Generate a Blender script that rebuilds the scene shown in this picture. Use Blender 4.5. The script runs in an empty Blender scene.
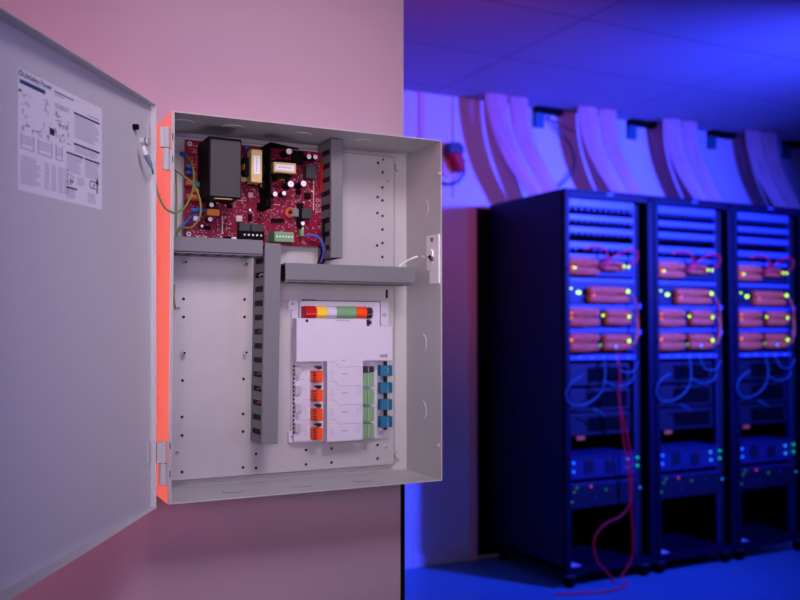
import bpy, math, random
from mathutils import Vector, Matrix
random.seed(7)
COL = bpy.context.scene.collection
R = math.radians

# ------------------------------------------------------------------ camera
F = 889.0
YAW, PITCH, HC = R(26.8), R(1.93), 1.30
CAM = Vector((0, 0, HC))
f0 = Vector((math.sin(YAW), math.cos(YAW), 0)); RT = Vector((math.cos(YAW), -math.sin(YAW), 0))
FW = f0*math.cos(PITCH) + Vector((0, 0, math.sin(PITCH)))
UP = -f0*math.sin(PITCH) + Vector((0, 0, math.cos(PITCH)))
def ray(px, py): return FW + RT*((px-400)/F) + UP*((300-py)/F)
def onY(px, py, Y): d = ray(px, py); return CAM + d*(Y/d.y)
def onX(px, py, X): d = ray(px, py); return CAM + d*(X/d.x)
def onZ(px, py, Z): d = ray(px, py); return CAM + d*((Z-HC)/d.z)
cd = bpy.data.cameras.new('camera'); cam = bpy.data.objects.new('camera', cd); COL.objects.link(cam)
cam.location = CAM
cam.rotation_euler = Matrix((RT, UP, -FW)).transposed().to_euler()
cd.sensor_width = 36; cd.lens = 36*F/800; cd.clip_start = .02
cd.dof.use_dof = True; cd.dof.focus_distance = 1.17; cd.dof.aperture_fstop = 5.4
bpy.context.scene.camera = cam
sc = bpy.context.scene
sc.view_settings.view_transform = 'Standard'
sc.cycles.use_denoising = True
sc.cycles.max_bounces = 6

# ------------------------------------------------------------------ materials
def lin(c): return tuple(((x/255)/12.92 if x/255 <= .04045 else ((x/255+.055)/1.055)**2.4) for x in c)
def mat(name, c, rough=.5, metal=0, noise=.0, scale=30, emit=0, spec=.5, bump=0, trans=0):
    m = bpy.data.materials.new(name); m.use_nodes = True
    nt = m.node_tree; b = nt.nodes['Principled BSDF']; c = lin(c)
    b.inputs['Base Color'].default_value = (*c, 1); b.inputs['Roughness'].default_value = rough
    b.inputs['Metallic'].default_value = metal; b.inputs['Specular IOR Level'].default_value = spec
    if trans: b.inputs['Transmission Weight'].default_value = trans
    if emit:
        b.inputs['Emission Color'].default_value = (*c, 1); b.inputs['Emission Strength'].default_value = emit
    tc = nt.nodes.new('ShaderNodeTexCoord'); n = nt.nodes.new('ShaderNodeTexNoise')
    n.inputs['Scale'].default_value = scale; n.inputs['Detail'].default_value = 4
    nt.links.new(tc.outputs['Object'], n.inputs['Vector'])
    if noise:
        r = nt.nodes.new('ShaderNodeValToRGB')
        r.color_ramp.elements[0].position = .3; r.color_ramp.elements[1].position = .7
        r.color_ramp.elements[0].color = (*[x*(1-noise) for x in c], 1)
        r.color_ramp.elements[1].color = (*[min(1, x*(1+noise)) for x in c], 1)
        nt.links.new(n.outputs['Fac'], r.inputs['Fac']); nt.links.new(r.outputs['Color'], b.inputs['Base Color'])
    if bump:
        bp = nt.nodes.new('ShaderNodeBump'); bp.inputs['Strength'].default_value = bump; bp.inputs['Distance'].default_value = .001
        nt.links.new(n.outputs['Fac'], bp.inputs['Height']); nt.links.new(bp.outputs['Normal'], b.inputs['Normal'])
    return m
M = dict(
 wall=mat('painted_wall', (188, 161, 184), .8, noise=.02, scale=3),
 wall2=mat('server_room_wall', (215, 215, 225), .8, noise=.03, scale=2),
 pinkwall=mat('warm_trim', (225, 180, 175), .8, noise=.03),
 floor=mat('vinyl_floor', (80, 145, 165), .42, noise=.06, scale=2),
 black=mat('black_plastic', (9, 8, 11), .5, noise=.1, spec=.08),
 blackm=mat('matte_black', (8, 8, 10), .7, noise=.1, spec=.08),
 paint=mat('grey_enamel', (182, 182, 186), .42, noise=.012, scale=400, bump=.05),
 doorp=mat('door_enamel', (196, 196, 202), .5, noise=.012, scale=400, bump=.05),
 plate=mat('galvanised_plate', (184, 181, 186), .5, metal=.25, noise=.03, scale=40),
 steel=mat('bright_steel', (205, 205, 210), .3, metal=.35),
 hole=mat('hole_shadow', (16, 12, 18), .9),
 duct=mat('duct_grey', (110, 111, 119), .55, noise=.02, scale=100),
 ductin=mat('duct_slot', (20, 18, 22), .8),
 pcb=mat('red_solder_mask', (122, 3, 48), .45, noise=.25, scale=160, spec=.25),
 silk=mat('silkscreen', (215, 190, 205), .6),
 darkgrey=mat('dark_grey_label', (50, 48, 54), .5, noise=.05),
 yellow=mat('yellow_tape', (206, 182, 122), .5, noise=.04),
 white=mat('white_plastic', (200, 195, 216), .45, noise=.01),
 whitel=mat('white_paper', (228, 228, 236), .6),
 capw=mat('capacitor_top', (240, 235, 242), .35),
 orange=mat('orange_plastic', (232, 74, 24), .45, spec=.2, noise=.05),
 coil=mat('copper_coil', (190, 84, 46), .4, noise=.3, scale=300),
 amber=mat('amber_film', (226, 138, 34), .45, noise=.04),
 green=mat('green_plastic', (118, 160, 118), .45, spec=.2, noise=.04),
 greend=mat('green_plastic_dark', (66, 100, 70), .5),
 blue=mat('blue_plastic', (0, 96, 138), .45, spec=.2, noise=.04),
 blued=mat('blue_plastic_dark', (0, 62, 98), .5),
 bluec=mat('blue_disc_capacitor', (24, 84, 170), .4),
 red=mat('red_plastic', (190, 14, 30), .45, spec=.2, noise=.05),
 redb=mat('red_wire', (190, 20, 60), .45),
 yel=mat('yellow_plastic', (235, 200, 60), .45, spec=.2, noise=.04),
 ink=mat('print_ink', (28, 24, 44), .7),
 inkg=mat('print_ink_grey', (150, 146, 172), .7),
 inkm=mat('print_ink_mid', (100, 96, 128), .7),
 inkb=mat('print_ink_blue', (12, 60, 108), .6),
 wgreen=mat('green_wire', (30, 120, 88), .45),
 wyg=mat('green_yellow_wire', (122, 128, 66), .45),
 wblue=mat('blue_wire', (22, 78, 190), .4),
 crimp=mat('blue_crimp', (20, 90, 200), .35),
 sleeve=mat('clear_sleeve', (120, 140, 165), .3),
 wwhite=mat('white_wire', (225, 222, 225), .5),
 rack=mat('rack_black_steel', (9, 11, 36), .5, spec=.2, noise=.08, scale=8),
 rackin=mat('rack_interior', (9, 9, 14), .8),
 unit=mat('switch_face', (34, 44, 84), .45, noise=.1, scale=14),
 unitl=mat('panel_light', (88, 108, 165), .4, noise=.05),
 unitd=mat('device_dark', (20, 23, 38), .5, noise=.1),
 salmon=mat('orange_patch_cable', (214, 98, 52), .7, noise=.25, scale=40, emit=.13),  # faint emission lifts the orange under blue light; the cables are no source
 redr=mat('crimson_cable', (205, 8, 36), .6, emit=.05),  # slight added glow keeps the red from turning purple in blue light
 teal=mat('teal_cable', (28, 110, 120), .5),
 cabw=mat('white_cable', (216, 176, 178), .6, noise=.05, scale=8),
 led_y=mat('led_lime', (165, 230, 0), .4, emit=3),
 led_o=mat('led_amber', (210, 100, 0), .4, emit=2.2),
 led_g=mat('led_green', (0, 190, 90), .4, emit=1.6),
 led_b=mat('led_blue', (20, 100, 255), .4, emit=2.2),
 led_c=mat('led_cyan', (50, 150, 235), .4, emit=1.5),
 led_d=mat('led_dim_green', (70, 170, 10), .4, emit=.7),
 led_r=mat('led_red', (230, 70, 90), .4, emit=1.5),
)
# ceiling with tile seams (procedural bricks)
def ceiling_mat():
    m = mat('ceiling_tile', (165, 165, 175), .85); nt = m.node_tree; b = nt.nodes['Principled BSDF']
    br = nt.nodes.new('ShaderNodeTexBrick'); g = nt.nodes.new('ShaderNodeNewGeometry')
    br.offset = 0; br.inputs['Scale'].default_value = 1; br.inputs['Brick Width'].default_value = 1.2
    br.inputs['Row Height'].default_value = .6; br.inputs['Mortar Size'].default_value = .006
    br.inputs['Color1'].default_value = (*lin((168, 168, 178)), 1); br.inputs['Color2'].default_value = (*lin((162, 162, 174)), 1)
    br.inputs['Mortar'].default_value = (*lin((128, 128, 142)), 1)
    nt.links.new(g.outputs['Position'], br.inputs['Vector']); nt.links.new(br.outputs['Color'], b.inputs['Base Color'])
    return m
M['ceil'] = ceiling_mat()

# ------------------------------------------------------------------ mesh builder
class MB:
    def __init__(s): s.v = []; s.f = []; s.m = []; s.s = []
    def add(s, vs, fs, m='', smooth=False, xf=None):
        o = len(s.v)
        for p in vs: s.v.append(Vector(p) if xf is None else xf @ Vector(p))
        for q in fs: s.f.append([o+i for i in q]); s.m.append(m); s.s.append(smooth)
        return s
    def box(s, x0, x1, y0, y1, z0, z1, m='', xf=None):
        if x0 > x1: x0, x1 = x1, x0
        if y0 > y1: y0, y1 = y1, y0
        if z0 > z1: z0, z1 = z1, z0
        vs = [(x, y, z) for x in (x0, x1) for y in (y0, y1) for z in (z0, z1)]
        return s.add(vs, [(0,1,3,2),(4,6,7,5),(0,4,5,1),(2,3,7,6),(0,2,6,4),(1,5,7,3)], m, False, xf)
    def prism(s, pts, a, b, axis, m='', xf=None):      # pts in the other two axes (cyclic order), extruded from a to b
        def P(p, t): return (t, *p) if axis == 'x' else ((p[0], t, p[1]) if axis == 'y' else (*p, t))
        n = len(pts); vs = [P(p, a) for p in pts]+[P(p, b) for p in pts]
        fs = [(i, (i+1) % n, n+(i+1) % n, n+i) for i in range(n)]+[tuple(range(n))[::-1], tuple(range(n, 2*n))]
        return s.add(vs, fs, m, False, xf)
    def cyl(s, p0, p1, r0, r1=None, n=16, m='', xf=None, smooth=True):
        p0, p1 = Vector(p0), Vector(p1); r1 = r0 if r1 is None else r1
        d = (p1-p0).normalized(); a = d.orthogonal().normalized(); b = d.cross(a)
        vs = [p0+(a*math.cos(t)+b*math.sin(t))*r0 for t in [2*math.pi*i/n for i in range(n)]]
        vs += [p1+(a*math.cos(t)+b*math.sin(t))*r1 for t in [2*math.pi*i/n for i in range(n)]]
        s.add(vs, [(i, (i+1) % n, n+(i+1) % n, n+i) for i in range(n)], m, smooth, xf)
        return s.add(vs, [tuple(range(n))[::-1], tuple(range(n, 2*n))], m, False, xf)
    def tube(s, pts, r, n=8, m='', seg=8, xf=None, flat=1):
        pts = [Vector(p) for p in pts]
        P = [pts[0]]+pts+[pts[-1]]; out = []
        for i in range(1, len(P)-2):
            for k in range(seg):
                t = k/seg; a, b, c, d = P[i-1], P[i], P[i+1], P[i+2]
                out.append(.5*((2*b)+(c-a)*t+(2*a-5*b+4*c-d)*t*t+(3*b-3*c+d-a)*t**3))
        out.append(pts[-1]); vs = []; prev = None
        for i, p in enumerate(out):
            d = (out[min(i+1, len(out)-1)]-out[max(i-1, 0)])
            if d.length < 1e-9: d = Vector((0, 0, 1))
            d.normalize()
            a = (prev-d*prev.dot(d)) if prev else d.orthogonal()
            a.normalize(); prev = a; b = d.cross(a)
            for k in range(n):
                t = 2*math.pi*k/n; vs.append(p+a*math.cos(t)*r+b*math.sin(t)*r)
        fs = [(i*n+k, i*n+(k+1) % n, (i+1)*n+(k+1) % n, (i+1)*n+k) for i in range(len(out)-1) for k in range(n)]
        fs += [tuple(range(n))[::-1], tuple(range(len(vs)-n, len(vs)))]
        return s.add(vs, fs, m, True, xf)
    def torus(s, c, ax, Rr, r, n=24, k=8, m='', a0=0, a1=2*math.pi, xf=None):
        c = Vector(c); ax = Vector(ax).normalized(); a = ax.orthogonal().normalized(); b = ax.cross(a)
        full = abs(a1-a0-2*math.pi) < 1e-6; vs = []; N = n if full else n+1
        for i in range(N):
            t = a0+(a1-a0)*i/n; d = a*math.cos(t)+b*math.sin(t)
            for j in range(k):
                u = 2*math.pi*j/k; vs.append(c+d*(Rr+r*math.cos(u))+ax*r*math.sin(u))
        fs = [(i*k+j, i*k+(j+1) % k, ((i+1) % N)*k+(j+1) % k, ((i+1) % N)*k+j) for i in range(n) for j in range(k)]
        return s.add(vs, fs, m, True, xf)
    def ball(s, c, r, m='', n=12, k=8, sc3=(1, 1, 1), xf=None):
        vs = []; c = Vector(c)
        for i in range(k+1):
            ph = math.pi*i/k
            for j in range(n):
                t = 2*math.pi*j/n
                vs.append(c+Vector((r*sc3[0]*math.sin(ph)*math.cos(t), r*sc3[1]*math.sin(ph)*math.sin(t), r*sc3[2]*math.cos(ph))))
        fs = [(i*n+j, i*n+(j+1) % n, (i+1)*n+(j+1) % n, (i+1)*n+j) for i in range(k) for j in range(n)]
        return s.add(vs, fs, m, True, xf)
    def text(s, txt, size, mw, m='', bold=0):
        cu = bpy.data.curves.new('t', 'FONT'); cu.body = txt; cu.size = size; cu.offset = bold
        ob = bpy.data.objects.new('t', cu); COL.objects.link(ob)
        dg = bpy.context.evaluated_depsgraph_get(); me = ob.evaluated_get(dg).to_mesh()
        s.add([v.co.copy() for v in me.vertices], [tuple(p.vertices) for p in me.polygons], m, False, mw)
        ob.evaluated_get(dg).to_mesh_clear(); bpy.data.objects.remove(ob); bpy.data.curves.remove(cu)
        return s

W = {}
def parent_inv(p): return W[p.name].inverted() if p is not None else Matrix()
def obj(name, mb, m, parent=None, bevel=0, seg=2, label=None, cat=None, group=None, kind=None):
    me = bpy.data.meshes.new(name)
    if parent is None:
        lo = Vector([min(v[i] for v in mb.v) for i in range(3)]); hi = Vector([max(v[i] for v in mb.v) for i in range(3)])
        o0 = Vector(((lo.x+hi.x)/2, (lo.y+hi.y)/2, lo.z)); T = Matrix.Translation(o0)
    else: T = W[parent.name]
    Ti = T.inverted()
    me.from_pydata([Ti @ v for v in mb.v], [], mb.f)
    names = []
    for k in mb.m:
        k = k or m
        if k not in names: names.append(k)
    for k in names: me.materials.append(M[k])
    for p, k, sm in zip(me.polygons, mb.m, mb.s): p.material_index = names.index(k or m); p.use_smooth = sm
    me.update()
    import bmesh
    b = bmesh.new(); b.from_mesh(me); bmesh.ops.recalc_face_normals(b, faces=b.faces); b.to_mesh(me); b.free()
    o = bpy.data.objects.new(name, me); COL.objects.link(o)
    if parent is None: o.location = o0
    else: o.parent = parent
    W[o.name] = T
    if bevel:
        bv = o.modifiers.new('bevel', 'BEVEL'); bv.width = bevel; bv.segments = seg; bv.limit_method = 'ANGLE'; bv.angle_limit = R(40)
        bv.harden_normals = False
    return tag(o, label, cat, group, kind)
def tag(o, label=None, cat=None, group=None, kind=None):
    if label: o['label'] = label
    if cat: o['category'] = cat
    if group: o['group'] = group
    if kind: o['kind'] = kind
    return o
def thing(name, label, cat, loc, group=None):
    o = bpy.data.objects.new(name, None); COL.objects.link(o); o.location = loc; o.empty_display_size = .05
    W[o.name] = Matrix.Translation(Vector(loc)); return tag(o, label, cat, group)
def struct(name, mb, m, **k): return obj(name, mb, m, kind='structure', **k)
def dup(o, off, label=None, parent=None):
    c = o.copy(); COL.objects.link(c)
    if parent is not None: c.parent = parent
    else: c.location = o.location+Vector(off)
    if label: c['label'] = label
    for ch in [x for x in COL.objects if x.parent == o]: dup(ch, off, None, c)
    return c
def rect(px0, py0, px1, py1, Y):     # world rectangle at depth Y from a read-off region
    xm, ym = (px0+px1)/2, (py0+py1)/2
    return onY(px0, ym, Y).x, onY(px1, ym, Y).x, onY(xm, py1, Y).z, onY(xm, py0, Y).z

# ------------------------------------------------------------------ key planes
YR, YW = 1.1535, 1.270           # cabinet rim plane, partition wall plane
YP = YW-.013                     # mounting plate face
YRK = 3.622                      # rack fronts
YBK = 4.353                      # far wall
ZC = 2.63                        # ceiling
XE = onY(403.5, 300, YW).x       # right edge of the partition

# ------------------------------------------------------------------ setting
struct('floor', MB().box(-3, 8, -3, YBK+.3, -.1, 0), 'floor')
struct('ceiling', MB().box(-3, 8, -3, YBK+.3, ZC, ZC+.1), 'ceil')
struct('wall_front', MB().box(-3, XE, YW, YW+.12, 0, ZC), 'wall')
struct('wall_back', MB().box(-3, 8, YBK, YBK+.1, 0, ZC), 'wall2')
struct('wall_left', MB().box(-3.1, -3, -3, YBK+.1, 0, ZC), 'wall')
struct('wall_right', MB().box(8, 8.1, -3, YBK+.1, 0, ZC), 'wall2')
struct('wall_rear', MB().box(-3.1, 8.1, -3.1, -3, 0, ZC), 'wall')
b0 = onY(402, 500, YW)
# dark strip along the lower part of the partition edge
struct('trim_1', MB().box(XE-.0055, XE+.001, YW-.0025, YW+.12, 0, 1.082), 'blackm')
struct('baseboard_back', MB().box(XE-.3, onY(476, 500, YBK).x, YBK-.014, YBK, 0, .07), 'wall2', bevel=.003)
xt0, xt1 = onY(468, 400, YBK).x, onY(474.5, 400, YBK).x
struct('trim_2', MB().box(xt0, xt1, YBK-.03, YBK, 0, 2.0), 'pinkwall', bevel=.004)
for i, (p, w) in enumerate(((421.5, .018), (453.5, .008))):
    x = onY(p, 140, YBK).x
    struct('trim_%d' % (3+i), MB().box(x-w, x+w, YBK-.012, YBK, 2.05 if i else 2.02, ZC), 'pinkwall' if i == 0 else 'wall2', bevel=.002)
# black plates stand in for dark openings under the ceiling beside every cable drop
for i, (a, b) in enumerate(((533, 558), (626, 651), (706, 730), (781, 800))):
    x0, x1 = onY(a, 108, YBK).x, onY(b, 108, YBK).x
    mbx = MB().box(x0, x1, YBK-.05, YBK, ZC-.035, ZC, 'blackm'); mbx.box(x0, x0+.06, YBK-.03, YBK, ZC-.12, ZC-.035, 'teal')
    struct('trim_%d' % (5+i), mbx, 'blackm')

# ------------------------------------------------------------------ enclosure
A = onY(172, 110.5, YR); B = onY(443, 140.5, YR); C_ = onY(167.5, 505, YR)
X0, X1 = onY(169.8, 300, YR).x, onY(442.2, 300, YR).x
Z1, Z0 = (A.z+B.z)/2, (C_.z+onY(441, 481, YR).z)/2
print('BOX', X1-X0, Z1-Z0, Z0, Z1, X0, X1, XE)
t = .0018
enc = thing('electrical_enclosure', 'open light grey metal wall cabinet with hinged door, lit orange on its left side', 'cabinet', (X0, YW, Z0))
hb = MB()
hb.box(X0, X1, YW-.003, YW-.0005, Z0, Z1)
hb.box(X0, X0+t, YR, YW-.003, Z0, Z1); hb.box(X1-t, X1, YR, YW-.003, Z0, Z1)
hb.box(X0+t, X1-t, YR, YW-.003, Z0, Z0+t); hb.box(X0+t, X1-t, YR, YW-.003, Z1-t, Z1)
hb.box(X0+t, X0+.0045, YR, YR+.0015, Z0+t, Z1-t)
def arc(mb, c, e1, r, w, m):  # white arcs paint the glint on knockout edges, grey arcs the shade
    mb.tube([c+e1*r*math.cos(a)-Vector((0, 1, 0))*r*math.sin(a) for a in [R(12+156*i/10) for i in range(11)]], w, n=6, m=m, seg=3); return mb
hous = obj('housing', hb, 'paint', enc, bevel=.0006)
for (px, py) in ((181, 123), (235, 125.6), (303, 133), (367, 140)):
    p = onZ(px, py, Z1-t); p.y = YR+.05; p.z = Z1-t
    kb = arc(MB(), p-Vector((0, 0, .0005)), Vector((1, 0, 0)), .0155, .0008, 'white'); kb.cyl(p, p-Vector((0, 0, .0006)), .0148, n=32)
    obj('knockout', kb, 'paint', hous)
for (px, py) in ((231, 490), (300, 485), (362, 480)):
    p = onZ(px, py, Z0+t); p.z = Z0+t; p.y = YR+.05
    kb = arc(MB(), p+Vector((0, 0, .0002)), Vector((1, 0, 0)), .0155, .0005, 'duct'); kb.cyl(p, p+Vector((0, 0, .0005)), .0148, n=32)
    obj('knockout', kb, 'paint', hous)
for (px, py) in ((424, 209), (422, 343), (422, 410)):
    p = onX(px, py, X1-t); p.x = X1-t
    kb = arc(MB(), p-Vector((.0003, 0, 0)), Vector((0, 0, 1)), .0145, .0006, 'white'); kb.cyl(p, p-Vector((.0005, 0, 0)), .0138, n=32)
    obj('knockout', kb, 'paint', hous)
for z in (Z0+.392, Z0+.31, Z0+.12):
    p = Vector((X0, YR+.055, z))
    kb = MB().tube([p+Vector((0, .0155*math.sin(a), .0155*math.cos(a))) for a in [R(15+15*i) for i in range(11)]], .0008, n=6, m='redb', seg=3); kb.cyl(p, p-Vector((.0004, 0, 0)), .0148, n=32)  # dark red arc paints the shaded edge of the knockout
    obj('knockout', kb, 'paint', hous)
for (px, py) in ((440, 173.5), (439, 445)):
    p = onX(px, py, X1-t)
    obj('rivet', MB().cyl(p, p-Vector((.002, 0, 0)), .0022, n=14).ball(p-Vector((.002, 0, 0)), .0016), 'white', hous)
# narrow hem on the left rim slots
for py in (136, 159, 446, 474):
    z = onY(170, py, YR).z
    obj('slot', MB().box(X0+.0016, X0+.0027, YR-.0004, YR+.001, z-.004, z+.004), 'hole', hous)

# mounting plate with drilled holes
xa, xb, _, _ = rect(176, 300, 394.5, 302, YP)
zt, zb = (onY(394, 157.5, YP).z+onY(345, 151.5, YP).z)/2, (onY(393, 465, YP).z+onY(175, 480.5, YP).z)/2
xa = X0+.008
pb = MB().box(xa, xb, YP, YP+.0015, zb, zt)
holes = [(378,163),(383,159.6),(382.6,172.4),(382.4,187.5),(377.6,197),(382.4,200.5),(377.4,213),(382.5,216),(382.4,229.5),(377,245.5),(382.4,243),(382.3,257),
 (183.5,299),(183.5,317),(244.5,299.5,'red'),(244.5,317),(182.5,380.5),(243.5,379),(182,417),(243,414),(182,435.5),(243,431.5),(256,454),(256,468),
 (306,450),(306,464.5),(331.5,448.5),(331.5,462.5),(377.5,445),(377.5,458.5),(182,472),(243,467.5)]
for h in holes:
    p = onY(h[0], h[1], YP); pb.cyl((p.x, YP+.0004, p.z), (p.x, YP-.00035, p.z), .0022 if h[0] not in (383,) else .0018, n=12, m='hole')
s0 = onY(386.7, 291, YP); s1 = onY(386.7, 297, YP)
pb.cyl((s0.x, YP+.0004, s0.z), (s0.x, YP-.0003, s0.z), .0022, n=12, m='hole'); pb.cyl((s0.x, YP+.0004, s1.z), (s0.x, YP-.0003, s1.z), .0022, n=12, m='hole')
pb.box(s0.x-.0022, s0.x+.0022, YP-.0003, YP+.0004, s1.z, s0.z, 'hole')
for q in ((xb-.0011, xb, zb, zt), (xa, xb, zt-.0011, zt), (xa, xb, zb, zb+.0011)): pb.box(q[0], q[1], YP-.0002, YP+.001, q[2], q[3], 'duct')  # darker border strips paint the shadow line around the raised plate
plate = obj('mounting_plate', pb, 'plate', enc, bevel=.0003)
def standoff(px, py, L=.010, r=.0032):
    p = onY(px, py, YP-L); q = Vector((p.x, YP, p.z))
    sb = MB().cyl(q, p, r, n=6, smooth=False).cyl(p, p-Vector((0, .0008, 0)), r*.55, n=12, m='hole')
    obj('standoff', sb, 'steel', plate)
for s in ((186, 262), (246.5, 264), (184.5, 353), (246.5, 352.5)): standoff(*s)
def screw(px, py, Y, par, r=.0034, name='screw'):
    p = onY(px, py, Y)
    sb = MB().cyl((p.x, Y, p.z), (p.x, Y-.0016, p.z), r, r*.85, n=18).box(p.x-r*.6, p.x+r*.6, Y-.0018, Y-.001, p.z-.0004, p.z+.0004, 'hole').box(p.x-.0004, p.x+.0004, Y-.0018, Y-.001, p.z-r*.6, p.z+r*.6, 'hole')
    obj(name, sb, 'steel', par)
for s in ((388, 181), (178, 308), (177, 452), (386, 447)): screw(*s, YP, plate)
# cabinet corner bracket bumps behind the plate
for (px, py) in ((397, 168), (396.5, 455)):
    p = onY(px, py, YW-.004); obj('mounting_stud', MB().cyl((p.x, YW-.003, p.z), (p.x, YW-.010, p.z), .006, .005, n=18), 'paint', hous)

# ------------------------------------------------------------------ door
DA = R(33.5)
u = Vector((-math.sin(DA), -math.cos(DA), 0)); nn = Vector((math.cos(DA), -math.sin(DA), 0))
H = onY(156.8, 309, YR-.006); H.z = 0; H -= nn*.0075
SAG = R(1.45)
zc = (Z0+Z1)/2
DM = Matrix(((u.x, nn.x, 0, H.x), (u.y, nn.y, 0, H.y), (0, 0, 1, zc), (0, 0, 0, 1))) @ Matrix.Rotation(SAG, 4, Vector((0, 1, 0)))
DW, DH, FL = X1-X0+.004, (Z1-Z0)/2+.003, .013
DI = DM.inverted()
def onD(px, py, off=0):       # point on the inner face of the door in door coordinates (u, n, z)
    o = DI @ CAM; d = DI.to_3x3() @ ray(px, py); k = (off-o.y)/d.y; return o+d*k
db = MB()
db.box(.001, DW, -t, 0, -DH, DH, xf=DM)
fl = [(.001, 0), (.001, .0075), (DW*.5, .014), (DW, .019), (DW, 0)]
db.prism(fl, -DH, -DH+t, 'z', xf=DM); db.prism(fl, DH-t, DH, 'z', xf=DM)
db.box(DW-t, DW, 0, .019, -DH+t, DH-t, xf=DM); db.box(.001, .001+t, 0, .0075, -DH+t, DH-t, xf=DM)
for q in ((0,FL,1),(0,FL,-1),(0,0,1),(0,0,-1)):
    for uu in (.001, DW*.5, DW):
        w_ = DM @ Vector((uu, q[1], q[2]*DH)); d_ = w_-CAM; k_ = d_.dot(FW); print('DOOR', q, uu, round(400+F*d_.dot(RT)/k_,1), round(300-F*d_.dot(UP)/k_,1))
door = obj('door', db, 'doorp', enc, bevel=.0008, seg=3)
# specification label, printed with text rows, tables and bars
L0 = onD(19, 66); L1 = onD(103, 111); L2 = onD(17.5, 189); L3 = onD(100.5, 210)
u1 = (L0.x+L2.x)/2; u0 = (L1.x+L3.x)/2; z1 = (L0.z+L1.z)/2; z0 = (L2.z+L3.z)/2
print('LABEL', u0, u1, z0, z1, L0, L1, L2, L3)
LW, LH = u1-u0, z1-z0
lb = MB().box(u0, u1, 0, .0002, z0, z1, 'whitel', xf=DM)
def lp(s, tt): return u1-s*LW, z1-tt*LH
def bar(s0_, s1_, t0_, t1_, m, lift=.00035):
    a, b = lp(s0_, t0_); c, d = lp(s1_, t1_); lb.box(c, a, .0001, lift, d, b, m, xf=DM)
def frac(px, py):
    q = onD(px, py); return (u1-q.x)/LW, (z1-q.z)/LH
for nm, pp in dict(bar=(21, 76), bar2=(38, 86), l1=(70, 103), l1b=(101, 118), l2=(69, 136), l2b=(101, 149), l3=(63, 146), l3b=(82.7, 154), l4=(84, 155), l4b=(101, 161), l5=(63, 185), l5b=(74, 189)).items():
    print(nm, [round(x, 3) for x in frac(*pp)])
TX = DM @ Matrix(((-1, 0, 0, 0), (0, 0, 1, 0), (0, 1, 0, 0), (0, 0, 0, 1)))   # text plane: x to the hinge, y up, z off the face
def ltext(txt, s_, t_, size, m, bold=0):
    a, b = lp(s_, t_); lb.text(txt, size, TX @ Matrix.Translation((-a, b, .0004)), m, bold)
ltext('LifeSafety Power', .045, .060, .0078, 'inkb', .0001)
lb.torus(DM @ Vector((lp(.02, .035)[0], .0004, lp(.02, .035)[1])), nn, .0026, .0006, m='inkb', n=18, k=4)
bar(.01, .28, .085, .120, 'inkb')
bar(.385, .62, .046, .058, 'inkm'); bar(.385, .50, .072, .079, 'inkg')
def rows(s0_, s1_, t0_, t1_, n, m='inkg', ragged=.25):
    for i in range(n):
        tt = t0_+(t1_-t0_)*i/n; bar(s0_, s1_-(s1_-s0_)*random.random()*ragged, tt, tt+(t1_-t0_)/n*.30, m)
def diagram(s0_, s1_, t0_, t1_, n, m='inkg'):
    for i in range(n):
        a = random.uniform(s0_, s1_-.03); tt = random.uniform(t0_, t1_-.02)
        if random.random() < .5: bar(a, a+random.uniform(.015, .05), tt, tt+.006, m)
        else: bar(a, a+.006, tt, tt+random.uniform(.015, .05), m)
diagram(.02, .15, .17, .45, 14); diagram(.02, .38, .44, .50, 16, 'inkm'); diagram(.25, .37, .15, .45, 14)
diagram(.38, .58, .16, .5, 34, 'inkm'); bar(.0, .03, .17, .19, 'ink'); bar(.33, .385, .39, .45, 'ink')
rows(.39, .57, .155, .20, 3, 'inkm')
for a, b in ((.02, .16), (.2, .36), (.4, .48)): rows(a, b, .54, .62, 4); bar(a, a+.008, .52, .65, 'inkg'); bar(b-.008, b, .52, .65, 'inkg'); bar(a, b, .645, .652, 'inkg')
rows(.02, .24, .71, .95, 15, ragged=.3)
for a in (.27, .35, .43, .50): rows(a, a+.06, .71, .95, 13, ragged=.2)
bar(.62, 1-.035, .155, .172, 'ink'); rows(.63, .96, .185, .40, 14); bar(.80, .95, .125, .132, 'inkg')
bar(.62, 1-.035, .44, .458, 'ink'); rows(.63, .95, .47, .53, 4)
bar(.53, .74, .545, .562, 'ink'); bar(.76, .965, .545, .562, 'ink'); rows(.53, .73, .575, .73, 10); rows(.76, .96, .575, .73, 10)
diagram(.53, .64, .74, .83, 16, 'inkm'); rows(.66, .76, .75, .83, 5)
ltext('CE', .82, .82, .013, 'ink')
a, b = lp(.93, .80)
lb.prism([(a-.004, b+.004), (a+.004, b+.004), (a, b+.011)][::-1], .0001, .0005, 'y', 'ink', xf=DM); lb.box(a-.0011, a+.0011, .0001, .0005, b-.006, b+.004, 'ink', xf=DM)
bar(.53, .66, .86, .876, 'ink'); rows(.53, .64, .885, .97, 5); rows(.80, .92, .87, .97, 6)
obj('specification_label', lb, 'whitel', door, label='white printed data label')
p = onD(133.5, 127)
bb = MB().cyl((p.x, 0, p.z), (p.x, .006, p.z), .0038, .0034, n=20, xf=DM); obj('rubber_bumper', bb, 'black', door)
g = onD(141.5, 142)
gb = MB().cyl((g.x, 0, g.z), (g.x, .003, g.z), .0055, n=6, xf=DM, smooth=False).cyl((g.x, .003, g.z), (g.x, .010, g.z), .0025, n=12, xf=DM)
gb.torus(DM @ Vector((g.x, .004, g.z)), nn, .005, .0011, n=20, k=6)
obj('ground_stud', gb, 'steel', door)
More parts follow.
